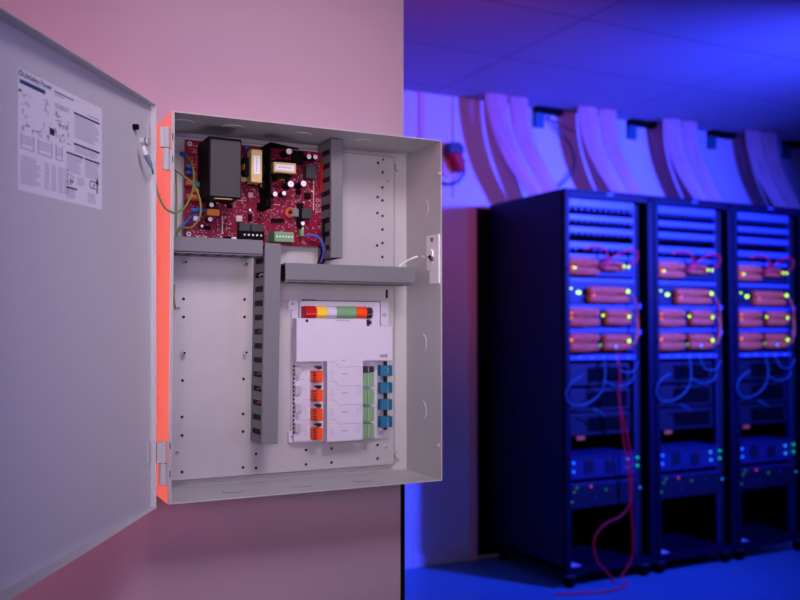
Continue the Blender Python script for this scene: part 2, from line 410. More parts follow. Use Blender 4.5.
# hinges: knuckle on the door above knuckle on the housing
for (ya, ym, yb) in ((128, 148.5, 170), (441.5, 462.5, 484)):
    za, zm, zb_ = [onY(162, y, YR).z for y in (ya, ym, yb)]
    hx, hy = X0-.0075, YR-.004
    h1 = MB().cyl((hx, hy, zm+.0006), (hx, hy, za), .0052, n=20).box(hx-.0085, hx, hy-.004, hy+.001, zm+.0006, za)
    h1.box(.003, .012, 0, .0014, zm+.0006-zc, za-zc, xf=DM)
    obj('hinge', h1, 'paint', door)
    h2 = MB().cyl((hx, hy, zb_), (hx, hy, zm-.0006), .0052, n=20).box(hx, X0, hy+.002, hy+.0052, zb_, zm-.0006).cyl((hx, hy, zb_-.002), (hx, hy, za+.001), .0022, n=12, m='steel')
    obj('hinge', h2, 'paint', hous)

# ------------------------------------------------------------------ wiring ducts
YD = YP-.054
def duct(name, label, x0, x1, z0_, z1_, vertical, slots_first=True, yf=YD, tilt=0, pitch=.0203):
    d = thing(name, label, 'wire duct', ((x0+x1)/2, YP, z0_))
    w = .0015; yb = YP-.0003; yc = yf+.004
    ch = MB(); fingers = MB()
    if vertical:
        ch.box(x0, x1, yb-w, yb, z0_, z1_)
        n = int((z1_-z0_)/pitch)
        for xs in (x0, x1-w):
            ch.box(xs, xs+w, yb-.005, yb-w, z0_, z1_)
            ch.box(xs, xs+w, yf+.001, yf+.006, z0_, z1_)
            for i in range(n+1):
                a = z0_+i*pitch; ch.box(xs, xs+w, yf+.006, yb-.005, a, min(a+pitch*.60, z1_))
        cv = MB().box(x0-.0006, x1+.0006, yf-.0012, yf+.0005, z0_+.0005, z1_-.0005).box(x0-.0010, x0-.0002, yf+.0005, yf+.005, z0_+.0005, z1_-.0005).box(x1+.0002, x1+.0010, yf+.0005, yf+.005, z0_+.0005, z1_-.0005)
        fill = MB().box(x0+.0022, x1-.0022, yf+.012, yb-.004, z0_+.003, z1_-.003)
    else:
        zk = z0_; z0_ = z0_-.0032
        ch.box(x0, x1, yb-w, yb, z0_, z1_)
        n = int((x1-x0)/pitch)
        for zs in (z0_, z1_-w):
            ch.box(x0, x1, yb-.010, yb-w, zs, zs+w); ch.box(x0, x1, yf+.001, yf+.006, zs, zs+w)
            for i in range(n+1):
                a = x0+i*pitch; ch.box(a, min(a+pitch*.52, x1), yf+.006, yb-.010, zs, zs+w)
        z0_, zl = zk, z0_
        cv = MB().box(x0+.0005, x1-.0005, yf-.0012, yf+.0005, z0_-.0006, z1_+.0006).box(x0+.0005, x1-.0005, yf+.0005, yf+.005, z0_-.001, z0_-.0002).box(x0+.0005, x1-.0005, yf+.0005, yf+.005, z1_+.0002, z1_+.001)
        fill = MB().box(x0+.003, x1-.003, yf+.009, yb-.004, zl+.0018, z1_-.0022)
    c = obj('channel', ch, 'duct', d)
    obj('cover', cv, 'duct', d, bevel=.0006)
    obj('slot_fill', fill, 'ductin', d)  # one solid dark block behind the slots
    if tilt: d.rotation_euler = (0, tilt, 0)
    return d
# vertical, right of the red board
x0, x1, z0_, z1_ = rect(331.5, 139, 342, 258, YD); z1_ = min(z1_, Z1-.003)
dv1 = duct('wiring_duct', 'short vertical grey slotted duct right of the red circuit board', x0, x1, z0_, z1_, True)
# vertical, centre, slightly out of plumb
x0, x1, z0_, z1_ = rect(262.5, 243, 277.5, 444.5, YD)
dv2 = duct('wiring_duct', 'tall vertical grey slotted duct in the middle of the cabinet, wires in its slots', x0, x1, z0_, z1_, True, tilt=0)
dv2.rotation_euler = (0, R(.75), 0)
for i in (2, 3, 4, 7, 11):
    z = z0_+.0165+i*.0203
    wv = MB().tube([(x0+.0016, YD+.014, z), (x0+.0024, YD+.022, z+.001), (x0+.0016, YD+.030, z-.001)], .0011)
    obj('wire', wv, 'redb' if i < 11 else 'wwhite', dv2)
# horizontal under the board
xl = X0+.006; _, _, z0_, z1_ = rect(180, 238.2, 262, 251.8, YD)
x1h = x0-.0035+.0055
zl0, zl1 = onY(182, 249.2, YD).z, onY(182, 237.8, YD).z
zm0, zm1 = (zl0+onY(258, 254.5, YD).z)/2, (zl1+onY(258, 240, YD).z)/2
dh1 = duct('wiring_duct', 'horizontal grey slotted duct under the red circuit board', xl, onY(264, 250, YD).x-.0015, zm0, zm1, False)
# horizontal right
xa_, xb_ = onY(285, 270, YD).x, onY(415.5, 276, YD).x
zt_, zb_ = (onY(285, 262.5, YD).z+onY(415, 268.8, YD).z)/2, (onY(285, 278, YD).z+onY(415, 283.7, YD).z)/2
dh2 = duct('wiring_duct', 'horizontal grey slotted duct above the white controller, reaching the right wall', xa_, xb_, zb_, zt_, False)

# ------------------------------------------------------------------ power supply board
YB_ = YP-.012
bx0, bx1 = onY(184.5, 200, YB_).x, onY(330.5, 200, YB_).x
bz1 = (onY(184, 139.5, YB_).z+onY(330, 153, YB_).z)/2; bz0 = (onY(184, 240, YB_).z+onY(330, 247.5, YB_).z)/2
print('PCB', bx1-bx0, bz1-bz0)
ps = thing('power_supply_board', 'crimson circuit board crowded with capacitors, transformers and a black module', 'circuit board', (bx0, YP, bz0))
pm = MB().box(bx0, bx1, YB_, YB_+.0016, bz0, bz1)
def PB(px, py, h=0): p = onY(px, py, YB_-h); return p.x, p.z
rnd = random.Random(3)
for i in range(900):                       # silkscreen ticks, boxes and rules
    x = rnd.uniform(bx0+.004, bx1-.004); z = rnd.uniform(bz0+.003, bz1-.004)
    k = rnd.random()
    if k < .55: w, h = rnd.uniform(.001, .0045), .0004
    elif k < .85: w, h = .0004, rnd.uniform(.001, .005)
    else: w, h = .0013, .0009
    pm.box(x, x+w, YB_-.0001, YB_, z, z+h, 'silk')
for (px0, py0, px1, py1) in ((313.2, 180, 313.9, 210), (272, 204, 280, 205), (302, 227, 303.5, 235), (222, 216, 222.8, 233), (232, 200, 246, 200.6)):
    a, c = PB(px0, py0); b, d = PB(px1, py1); pm.box(a, b, YB_-.00012, YB_, d, c, 'silk')
a, c = PB(196, 237.6)
TF = Matrix(((1, 0, 0, 0), (0, 0, -1, 0), (0, 1, 0, 0), (0, 0, 0, 1)))
def ftext(mb, txt, x, y, z, size, m, bold=0): mb.text(txt, size, Matrix.Translation((x, y, z)) @ TF, m, bold)
ftext(pm, 'AC ON', a, YB_-.00015, c, .0048, 'silk', .00008)
ftext(pm, '1  2', PB(194, 233)[0], YB_-.00015, PB(194, 233)[1], .0042, 'silk')
for q in range(3):
    a, c = PB(314.5, 200+q*5.3)
    pm.torus((a+.0045, YB_, c), (0, 1, 0), .0024, .00035, m='silk', n=14, k=4); pm.box(a+.0085, a+.0092, YB_-.0001, YB_, c-.002, c+.002, 'silk')
board = obj('circuit_board', pm, 'pcb', ps)
for (px, py) in ((189.5, 144), (188.5, 234), (325, 157)):
    x, z = PB(px, py); obj('screw', MB().cyl((x, YB_, z), (x, YB_-.002, z), .0033, n=16).cyl((x, YB_-.002, z), (x, YB_-.0023, z), .0015, n=6, m='hole'), 'steel', ps)
    obj('standoff', MB().cyl((x, YB_+.0016, z), (x, YP, z), .003, n=6), 'steel', ps)
def comp(name, px0, py0, px1, py1, h, m, bevel=.0008, base=0, **k):
    x0, x1, z0, z1 = rect(px0, py0, px1, py1, YB_-h)
    return obj(name, MB().box(x0, x1, YB_-h, YB_-base, z0, z1), m, ps, bevel=bevel, **k), (x0, x1, z0, z1)
# black module
o, (x0, x1, z0, z1) = comp('relay_module', 208, 137.5, 241.5, 198, .058, 'black', .0015, label='large black boxed module')
obj('label', MB().box(x0+.0035, x1-.0015, YB_-.0584, YB_-.058, z0+.002, z1-.004), 'darkgrey', o)
obj('contact', MB().box(x0+.010, x1-.012, YB_-.056, YB_-.050, z0-.0012, z0), 'yellow', o)
# transformers
def transformer(px0, py0, px1, py1, h, horizontal):
    x0, x1, z0, z1 = rect(px0, py0, px1, py1, YB_-h)
    cx, cz = (x0+x1)/2, (z0+z1)/2
    w = MB()
    if not horizontal:
        w.box(x0, x1, YB_-h, YB_-h+.020, z0, z1)
    else: w.box(x0, x1, YB_-h, YB_-h+.016, z0, z1)
    core = obj('transformer', w, 'yellow', ps, bevel=.0012, label='yellow taped transformer')
    lw = MB()
    if not horizontal:
        lw.box(cx-.0045, cx+.0045, YB_-h-.0004, YB_-h, z0+.012, z1-.009, 'whitel')
        for i in range(6): lw.box(cx-.0012, cx+.0004, YB_-h-.0006, YB_-h-.0004, z0+.016+i*.0036, z0+.0178+i*.0036, 'inkg')
    else:
        lw.box(cx-.014, cx+.014, YB_-h-.0004, YB_-h, cz-.0042, cz+.0042, 'whitel')
        for i in range(6): lw.box(cx-.0095+i*.0033, cx-.0077+i*.0033, YB_-h-.0006, YB_-h-.0004, cz-.0008, cz+.0008, 'inkg')
    obj('label', lw, 'whitel', core)
    cb = MB()
    if not horizontal:
        cb.cyl((cx, YB_-h+.018, cz), (cx, YB_-.002, cz), .0, n=3) if False else None
        cb.box(x0-.006, x1+.006, YB_-h+.010, YB_-.002, cz-.013, cz+.013, 'blackm')
        cb.box(x0-.0068, x0-.006, YB_-h+.012, YB_-.008, cz-.004, cz+.004, 'amber'); cb.box(x1+.006, x1+.0068, YB_-h+.012, YB_-.008, cz-.004, cz+.004, 'amber')
        for s in (-1, 1): cb.cyl((cx, YB_-.003, cz+s*.018), (cx, YB_-h+.012, cz+s*.018), .006, n=14, m='blackm')
    else:
        cb.box(cx-.010, cx+.010, YB_-h+.008, YB_-.002, z0-.008, z1+.006, 'blackm')
        cb.box(cx-.004, cx+.004, YB_-h+.010, YB_-.008, z0-.0088, z0-.008, 'amber')
        for s in (-1, 1): cb.cyl((cx+s*.0135, YB_-.003, cz-.004), (cx+s*.0135, YB_-h+.012, cz-.004), .006, n=14, m='blackm')
    obj('winding', cb, 'blackm', core)
transformer(251.2, 149.5, 262.3, 182.5, .036, False)
transformer(273.8, 162.5, 296.2, 172.8, .030, True)
# heat sink: fin standing on the board with a top flange
hx0, hz0 = onY(271, 208, YB_-.045).x, onY(271, 208, YB_-.045).z; hz1 = onY(271, 142, YB_-.045).z
hs = MB().box(hx0-.002, hx0, YB_-.045, YB_-.0002, hz0, hz1).prism([(hx0, YB_-.045), (onY(299, 146, YB_-.020).x, YB_-.022), (hx0, YB_-.012)], hz1-.002, hz1, 'z')
hs.box(hx0-.007, hx0-.002, YB_-.043, YB_-.0002, hz0+.002, hz0+.012).box(hx0, hx0+.003, YB_-.012, YB_-.0002, hz0, hz1)
sk = obj('heat_sink', hs, 'blackm', ps, bevel=.0004)
for dz in (.03, .055):
    obj('transistor', MB().box(hx0-.006, hx0-.0021, YB_-.024, YB_-.006, hz0+dz, hz0+dz+.011).box(hx0-.0065, hx0-.006, YB_-.020, YB_-.016, hz0+dz+.003, hz0+dz+.007, 'steel'), 'black', sk)
# electrolytic capacitors: black bodies, pale tops
for (px, py, r, h) in ((289, 151.3, 3.3, .028), (309, 156.6, 2.7, .020), (315.4, 157.0, 2.6, .020), (290.8, 184, 3.5, .026), (303.6, 183.6, 3.3, .026),
    (275.2, 194, 2.7, .018), (284, 193.2, 2.4, .018), (302.8, 223.4, 2.2, .014), (211.4, 204.8, 2.4, .016), (217.6, 202.8, 2.0, .016), (210.2, 219.2, 2.4, .014), (202, 226, 1.5, .008), (250, 210, 1.4, .006)):
    p = onY(px, py, YB_-h); rr = r*.00152
    cb = MB().cyl((p.x, YB_, p.z), (p.x, YB_-h+.001, p.z), rr, n=22).cyl((p.x, YB_-h+.001, p.z), (p.x, YB_-h, p.z), rr, rr*.88, n=22)
    c = obj('capacitor', cb, 'black', ps)
    obj('cap_top', MB().cyl((p.x, YB_-h, p.z), (p.x, YB_-h-.0003, p.z), rr*.86, n=22).box(p.x-rr*.6, p.x+rr*.6, YB_-h-.0004, YB_-h-.0003, p.z-.0001, p.z+.0001, 'inkg'), 'capw' if px != 217.6 else 'duct', c)
# other parts
comp('relay', 306.5, 164.5, 317, 178.5, .016, 'darkgrey'); comp('relay', 302.5, 208.5, 312.3, 218.5, .014, 'darkgrey')
comp('relay', 293, 151, 304, 163.5, .012, 'black'); comp('film_capacitor', 207, 209, 219.5, 215.7, .010, 'amber')
comp('inductor', 292.5, 208.5, 299, 216.5, .012, 'duct'); comp('ferrite', 298.5, 203, 303.5, 227, .009, 'blackm')
comp('white_socket', 193.5, 216, 199.5, 221, .010, 'white', label=None)
x, z = PB(303, 154); 
# toroid and disc capacitors
for (px, py) in ((189.5, 166.5), (189.3, 172.5)):
    x, z = PB(px, py, .008); obj('disc_capacitor', MB().ball((x, YB_-.007, z), .0052, sc3=(1.05, .9, .62)), 'bluec', ps)
x, z = PB(247.5, 148, .01); obj('disc_capacitor', MB().ball((x, YB_-.007, z), .0048, sc3=(1, .9, .7)), 'bluec', ps)
x, z = PB(299.5, 217, .008); obj('disc_capacitor', MB().ball((x, YB_-.006, z), .0028, sc3=(1, 1, .8)), 'teal', ps)
x, z = PB(244.5, 178, .012); obj('disc_capacitor', MB().ball((x, YB_-.008, z), .0058, sc3=(1, .9, .9)), 'yellow', ps)
def coil(px0, px1, py, h, r, m, wm=None):
    a = onY(px0, py, YB_-h); b = onY(px1, py, YB_-h); cb = MB().cyl((a.x, YB_-h+r, a.z), (b.x, YB_-h+r, a.z), r*.85, n=16, m=m)
    n = 9
    for i in range(n): cb.torus((a.x+(b.x-a.x)*(i+.5)/n, YB_-h+r, a.z), (1, 0, 0), r*.9, r*.16, n=16, k=6, m=m)
    obj('coil', cb, m, ps)
coil(187.5, 206, 196.5, .013, .0052, 'coil'); coil(193, 207, 190, .011, .0035, 'coil')
x0, x1, z0, z1 = rect(195, 181.5, 203.5, 187.5, YB_-.012); obj('varistor', MB().cyl((x0, YB_-.009, (z0+z1)/2), (x1, YB_-.009, (z0+z1)/2), .0045, n=16), 'teal', ps)
x, z = PB(290.5, 212.5, .008); obj('toroid', MB().torus((x, YB_-.006, z), (0.7, 1, 0), .0055, .0028, n=20, k=10), 'coil', ps)
x0, x1, z0, z1 = rect(186, 180, 196, 186, YB_-.006); obj('coil', MB().cyl((x0, YB_-.006, (z0+z1)/2), (x1, YB_-.006, (z0+z1)/2), .004, n=14), 'coil', ps)
obj('crimp_terminal', MB().tube([onY(191, 210.5, YB_-.012), onY(198, 210, YB_-.012), onY(205, 210.4, YB_-.010)], .0028, m='bluec'), 'bluec', ps)
# terminal blocks
o, (x0, x1, z0, z1) = comp('terminal_block', 239.5, 231, 264.5, 240.5, .013, 'black')
for i in range(5):
    x = x0+(x1-x0)*(.20+.165*i); obj('screw', MB().cyl((x, YB_-.0128, (z0+z1)/2+.001), (x, YB_-.0142, (z0+z1)/2+.001), .0015, n=12), 'capw', o)
comp('relay', 239.5, 223, 250.5, 231, .014, 'darkgrey'); comp('relay', 251.5, 224, 262.5, 231.5, .014, 'darkgrey')
o, (x0, x1, z0, z1) = comp('terminal_block', 274.5, 231.8, 294, 241.8, .013, 'green')
obj('terminal_side', MB().prism([(x0-.006, YB_-.001), (x0, YB_-.013), (x0, YB_-.001)], z0, z1, 'z'), 'greend', o)
for i in range(6):
    x = x0+(x1-x0)*(.12+.155*i); obj('screw', MB().cyl((x, YB_-.0128, (z0+z1)/2), (x, YB_-.0142, (z0+z1)/2), .0013, n=12), 'capw', o)
comp('green_connector', 300.5, 229.5, 304, 236, .010, 'green'); comp('pin_header', 224, 236.5, 231.5, 240.8, .006, 'blackm')
comp('connector', 232, 237, 236.5, 240.8, .006, 'whitel'); comp('integrated_circuit', 236.5, 215.5, 242.5, 221.5, .003, 'steel')
for r_ in ((271, 218.5, 284, 222.5), (248.5, 214, 252, 221), (227.5, 204.5, 232.5, 208), (203.5, 226, 211, 229.5), (305, 193, 311, 199), (296.5, 190, 301, 194)):
    comp('integrated_circuit', *r_, .003, 'blackm', .0003)
comp('integrated_circuit', 248.5, 192.5, 253, 197.5, .002, 'silk', .0003); comp('heat_tab', 320.5, 163, 324, 192, .004, 'red', .0003); comp('heat_tab', 325, 165, 330, 188, .003, 'duct', .0003)
rnd = random.Random(11)
for i in range(97):
    x = rnd.uniform(bx0+.045, bx1-.012); z = rnd.uniform(bz0+.006, bz0+.06) if i < 55 else rnd.uniform(bz0+.05, bz1-.01)
    w, h = rnd.choice(((.0022, .0012), (.0012, .0022), (.003, .0018), (.0016, .001)))
    obj('surface_mount_chip', MB().box(x, x+w, YB_-.0009, YB_, z, z+h), rnd.choice(('blackm', 'silk', 'coil', 'blackm', 'darkgrey', 'silk')), ps)
for py in (150, 162, 171, 187):
    x0, x1, z0, z1 = rect(192, py, 197, py+2.4, YB_-.003)
    obj('resistor', MB().cyl((x0, YB_-.0025, z0), (x1, YB_-.0025, z0), .0013, n=10), 'coil', ps)

# ------------------------------------------------------------------ controller
YC = YP-.004                # its backplate face
def CR(px0, py0, px1, py1, Y): return rect(px0, py0, px1, py1, Y)
c0 = onY(290, 370, YC)
ct = thing('access_controller', 'white door controller module with red, yellow, green, orange and blue plug terminals', 'controller', (c0.x, YP, onY(340, 441, YC).z))
x0, x1, z0, z1 = CR(291, 299.5, 391.5, 440.5, YC)
def z_at(px, py, Y): return onY(px, py, Y).z
bp = MB().box(onY(291.5, 370, YC).x, onY(388, 370, YC).x, YC, YP, z_at(340, 441, YC), z_at(340, 300.5, YC))
for (a, b, c, d) in ((288.5, 299.5, 296, 310), (380.5, 301.5, 388.5, 326), (288.5, 431.5, 297, 442.5)):
    q = CR(a, b, c, d, YC-.001); bp.box(q[0], q[1], YC-.0012, YP, q[2], q[3])
obj('base_plate', bp, 'white', ct, bevel=.0008)
# circuit panel edge, left strip with dark slots
YC2 = YP-.012
q = CR(300, 301, 380, 327, YC2); ob = obj('terminal_panel', MB().box(q[0], q[1], YC2, YC, q[2]-.01, q[3]).box(q[0]+.002, q[1]+.0005, YC2-.0002, YC2+.004, q[3]-.0008, q[3]+.0006, 'ink').box(q[1]-.0003, q[1]+.001, YC2-.0002, YC2+.004, q[2], q[3], 'ink'), 'white', ct, bevel=.0005)
q1 = CR(294, 361, 327, 441, YC2); q2 = CR(363, 361, 377, 437, YC2)
lpn = MB().box(q1[0], q1[1], YC2, YC, q1[2], q1[3]+.004)
for i in range(17): lpn.box(q1[0]-.0004, q1[0]+.0011, YC2-.0003, YC2+.004, q1[2]+.012+i*.0061, q1[2]+.0155+i*.0061, 'ink')
for i in range(1, 4):
    z = q1[2]+(q1[3]-q1[2])*i/4+.002; lpn.box(q1[0]+.003, q1[1]-.003, YC2-.0003, YC2, z, z+.0004, 'inkg')
for i in range(4):
    zc_ = q1[2]+(q1[3]-q1[2])*(i+.62)/4
    lpn.box(q1[0]+.018, q1[0]+.0184, YC2-.0003, YC2, zc_-.010, zc_+.010, 'inkg')
    for k in range(3): lpn.box(q1[0]+.0125, q1[0]+.016, YC2-.0003, YC2, zc_+.006-k*.004, zc_+.0066-k*.004, 'inkg')
obj('terminal_panel', lpn, 'white', ct, bevel=.0004)
rp = MB().box(q2[0], q2[1], YC2, YC, q2[2], q2[3]+.004)
for i in range(20): rp.box(q2[1]-.0042, q2[1]-.0025, YC2-.0003, YC2, q2[2]+.006+i*.0055, q2[2]+.0065+i*.0055, 'inkg')
obj('terminal_panel', rp, 'white', ct, bevel=.0004)
q3 = CR(385, 361, 387.3, 430, YC2+.002); obj('terminal_strip', MB().box(q3[0], q3[1], YC2+.002, YC, q3[2], q3[3]), 'ink', ct)
# cover: wide body, narrower upper step and central column, one piece with printed lines
YV = YP-.028
xw0, xw1 = onY(296.5, 344, YV).x, onY(392.2, 344, YV).x
xs0, xs1 = onY(294, 322, YV).x, onY(366.5, 322, YV).x
xc0, xc1 = onY(327.2, 400, YV).x, onY(362.8, 400, YV).x
zA = (z_at(296, 317.5, YV)+z_at(366, 319.5, YV))/2; zB = (z_at(366, 325.5, YV)+z_at(392, 326.8, YV))/2
zC = (z_at(296, 361, YV)+z_at(392, 361, YV))/2; zD = z_at(345, 440.8, YV)
xn = xw0
poly = [(xn, zA), (xn, zC), (xc0, zC), (xc0, zD), (xc1, zD), (xc1, zC), (xw1, zC), (xw1, zB), (xs1, zB), (xs1, zA)]
cv = MB().prism(poly, YV, YC2+.0002, 'y')
pr = cv; e = YV-.00015
for i in range(4):
    za = zC-.013-(zC-zD-.006)*i/4+.008; xm1, xm2 = xc0+.012, xc0+.020
    zq = za-.009 if True else za
    pts = [(xc0+.003, za+.004), (xc0+.011, za+.004), (xc0+.019, za-.004), (xc1-.002, za-.004)]
    for a, b in zip(pts, pts[1:]):
        d = Vector((b[0]-a[0], 0, b[1]-a[1])); nrm = Vector((-d.z, 0, d.x)).normalized()*.00022
        A_, B_ = Vector((a[0], e, a[1])), Vector((b[0], e, b[1]))
        pr.add([A_-nrm, B_-nrm, B_+nrm, A_+nrm], [(0, 1, 2, 3)], 'inkm')
    zc_ = za-.015
    pr.box(xc0+.023, xc0+.033, e-.0001, YV, zc_, zc_+.0014, 'inkg')
    if i == 0: pr.box(xc0+.023, xc0+.029, e-.0001, YV, za+.005, za+.0062, 'inkg')
    for k in range(4):
        pr.box(xc0+.003, xc0+.007, e-.0001, YV, zc_+.006-k*.0035, zc_+.0066-k*.0035, 'inkg'); pr.box(xc1-.006, xc1-.002, e-.0001, YV, zc_+.008-k*.0035, zc_+.0086-k*.0035, 'inkg')
    pr.box(xc0+.009, xc0+.0094, e-.0001, YV, zc_-.005, zc_+.006, 'inkg'); pr.box(xc1-.0094, xc1-.009, e-.0001, YV, zc_-.004, zc_+.009, 'inkg')
p = onY(342, 320.6, YV); pr.box(p.x-.010, p.x+.012, e-.0001, YV, p.z-.0006, p.z+.0006, 'inkg')
p = onY(379.8, 357.2, YV); ftext(pr, 'AXIS', p.x, YV-.0003, p.z, .0062, 'ink', .00012)
cover = obj('cover', cv, 'white', ct)
p = onY(306.8, 320.8, YV); obj('status_button', MB().cyl((p.x, YV, p.z), (p.x, YV-.0008, p.z), .0024, n=16), 'ink', cover)
# coloured plug terminals along the top: faceted bars
def plug_h(px0, px1, m, md, tag_=None):
    Yf = YP-.034
    x0, x1 = onY(px0, 312, Yf).x, onY(px1, 312, Yf).x
    zt2 = (z_at(302, 304.5, Yf)+z_at(372, 308, Yf))/2; zb2 = (z_at(302, 317.2, Yf)+z_at(372, 319.2, Yf))/2
    h = zt2-zb2; ym = YC2-.001
    prof = [(ym, zb2), (ym, zt2), (Yf+.006, zt2), (Yf, zt2-h*.28), (Yf, zb2+h*.25), (Yf+.005, zb2)]
    mb = MB().prism(prof, x0+.0002, x1-.0002, 'x', m)
    n = max(2, round((x1-x0)/.0042))
    for i in range(n):
        xx = x0+(x1-x0)*(i+.5)/n
        mb.box(xx-.0011, xx+.0011, Yf-.0002, Yf+.001, zb2+h*.31, zb2+h*.37, 'silk' if m == 'red' else md)
        mb.box(xx-.0012, xx+.0012, Yf+.0045, Yf+.0065, zt2-h*.10, zt2+.0002, md)
    return obj('plug_terminal', mb, m, ct, bevel=.0004, label=tag_)
plug_h(306, 317.3, 'red', 'ink', 'red plug terminal'); plug_h(317.3, 327.3, 'yel', 'amber', 'yellow plug terminal'); plug_h(327.3, 337.3, 'white', 'duct', 'white plug terminal')
plug_h(337.3, 357.3, 'green', 'greend', 'long green plug terminal'); plug_h(357.3, 367.5, 'orange', 'red', 'orange plug terminal'); plug_h(367.5, 373.2, 'ink', 'silk', 'black plug terminal')
q = CR(366.5, 319.5, 371.5, 326, YC2-.004); obj('jumper', MB().box(q[0], q[1]-.003, YC2-.004, YC2, q[2], q[3]).box(q[1]-.003, q[1], YC2-.005, YC2, q[2]+.003, q[3]-.002), 'ink', ct)
# side plugs
def plug_v(px0, py0, px1, py1, Yf, m, md, split, name='plug_terminal', lab=None, teeth='l'):
    x0, x1, z0, z1 = CR(px0, py0, px1, py1, Yf)
    w = x1-x0; xs = x0+w*split
    mb = MB().prism([(x0, YC2), (x0, Yf+.004), (xs, Yf), (x1, Yf), (x1, YC2)], z0, z1, 'z', m)
    n = 5 if m != 'orange' else 4
    for i in range(n):
        zz = z0+(z1-z0)*(i+.5)/n
        if m == 'orange': mb.box(x0-.0002, xs-.0006, Yf+.001, Yf+.006, zz-.0009, zz+.0009, 'ink')
        else: mb.box(xs+.0006, xs+.0022, Yf-.0003, Yf+.001, zz-.0006, zz+.0006, 'silk')
    mb.box(xs-.0006, xs+.0001, Yf-.0001, Yf+.002, z0, z1, md)
    return obj(name, mb, m, ct, bevel=.0005, label=lab)
for (a, b) in ((371, 382.5), (390, 401.5), (409, 421), (428.5, 440)):
    plug_v(314.6, a, 322.8, b, YP-.030, 'orange', 'red', .34, lab='orange plug terminal')
for (a, b) in ((373, 386.5), (390, 404), (407, 421), (424, 438)):
    plug_v(364.2, a, 374.2, b, YP-.027, 'green', 'greend', .34, lab='green plug terminal')
plug_v(364.2, 366.5, 374.2, 372.4, YP-.027, 'ink', 'ink', .34, lab='black plug terminal')
for (a, b) in ((365.5, 376), (382.5, 393), (399.5, 410), (416.5, 427.5)):
    plug_v(381.8, a, 392.3, b, YP-.026, 'blue', 'blued', .5, lab='blue plug terminal')
for py in (367, 386.5, 405.3, 424.5):
    q = CR(315.5, py-1, 321.8, py+2.2, YC2-.006); obj('jumper', MB().box(q[0], q[1], YC2-.006, YC2, q[2]+.002, q[3]).box(q[0]+.004, q[1]-.001, YC2-.007, YC2, q[2], q[3]-.001), 'ink', ct, bevel=.0004)
    q = CR(295.5, py-1.5, 301.5, py+8, YC2-.005); obj('socket', MB().prism([(q[0], q[2]), (q[1]-.003, q[2]), (q[1], q[2]+.003), (q[1], q[3]-.003), (q[1]-.003, q[3]), (q[0], q[3])], YC2-.005, YC2, 'y'), 'plate', ct, bevel=.0006)
for (a, b) in ((292.5, 304), (292, 436.5)): screw(a, b, YC-.0012, ct, .003)
for (a, b, yy) in ((297, 379, YC2), (297, 417.5, YC2), (381.5, 379, YC), (381, 413, YC), (381, 432.5, YC), (384.5, 315, YC-.0012)):
    p = onY(a, b, yy); obj('mounting_hole', MB().torus((p.x, yy-.0002, p.z), (0, 1, 0), .0022, .0006, m='inkm', n=18, k=6), 'ink', ct)
q = CR(302, 299.2, 316, 300.4, YC2); obj('pin_row', MB().box(*[q[0], q[1]], YC2-.001, YC2+.002, q[2], q[3]), 'inkm', ct)

# ------------------------------------------------------------------ tamper switch on right wall
xi = X1-t
def onR(px, py): p = onX(px, py, xi); return p.y, p.z
ya, za = onR(440.3, 234); yb2, zb2 = onR(428, 271); yc2, zc2 = onR(431, 284)
tw = thing('tamper_switch', 'small white tamper switch with screws on the inner right cabinet wall', 'switch', (xi, (ya+yb2)/2, zc2))
ya = max(ya, YR+.001)
brk = MB().box(xi-.003, xi, ya, yb2, zb2, za).box(xi-.003, xi, ya, yc2, zc2, zb2)
obj('bracket', brk, 'whitel', tw, bevel=.0006)
cy = (ya+yb2)/2
ov = MB()
ov.cyl((xi-.003, cy+.003, zb2+.016), (xi-.006, cy+.003, zb2+.016), .0075, n=24).cyl((xi-.003, cy+.003, zb2+.024), (xi-.006, cy+.003, zb2+.024), .0075, n=24)
obj('switch_body', ov, 'whitel', tw, bevel=.0005)
obj('screw', MB().cyl((xi-.003, cy, za-.007), (xi-.0045, cy, za-.007), .0036, n=18), 'duct', tw)
obj('plunger', MB().cyl((xi-.005, cy-.006, zb2+.016), (xi-.010, cy-.006, zb2+.016), .0028, .002, n=14).cyl((xi-.005, cy-.006, zb2+.016), (xi-.0065, cy-.006, zb2+.016), .0042, n=14, m='steel'), 'darkgrey', tw)
w1 = onX(429, 257, xi); wire = MB()
pts = [Vector((xi-.005, yb2+.001, zb2+.020)), onY(419, 256.5, YD+.025), onY(408, 260.5, YD+.018), onY(400, 266, YD+.012), onY(398, 272, YD+.010)]
wire.tube(pts, .0009); wire.tube([p+Vector((0, .001, .0012+.0006*math.sin(i*2))) for i, p in enumerate(pts)], .0008)
obj('switch_cable', wire, 'wwhite', label='thin white twisted pair from the tamper switch into the duct', cat='cable')

# ------------------------------------------------------------------ wires near the hinge side
gp = DM @ Vector((g.x, .010, g.z))
wr = thing('ground_wire', 'green and yellow earth wire looping from the door stud into the cabinet', 'wire', gp)
lug = DM @ Vector((g.x-.001, .008, g.z))
def D3(px, py, off): return DM @ onD(px, py, off)
p1 = D3(146, 155, .012); p2 = D3(149.5, 164, .016)
obj('crimp_sleeve', MB().cyl(D3(143, 146, .009), p1, .0026, .0030, n=14).cyl(p1, D3(151, 166, .014), .0034, .0026, n=14, m='sleeve').torus(lug, nn, .0045, .0012, n=18, k=6, m='steel'), 'wwhite', wr)
Ya, Yb = YR+.012, YR+.055
loop = [D3(150.5, 165, .014), onY(154, 176, YR-.004), onY(158, 194, YR-.004), onY(165, 208, YR-.002), onY(174, 213, YR), onY(184, 208, YR+.006), onY(192, 193, YR+.02), onY(194, 176, Yb), onY(191, 162, YR+.085), onY(186.5, 156, YR+.092)]
obj('wire', MB().tube(loop[:5], .0013, m='wgreen').tube(loop[4:], .0013, m='wyg'), 'wgreen', wr)
e1 = onY(186.5, 156, YR+.092); e0 = onY(180.5, 153, YR+.098)
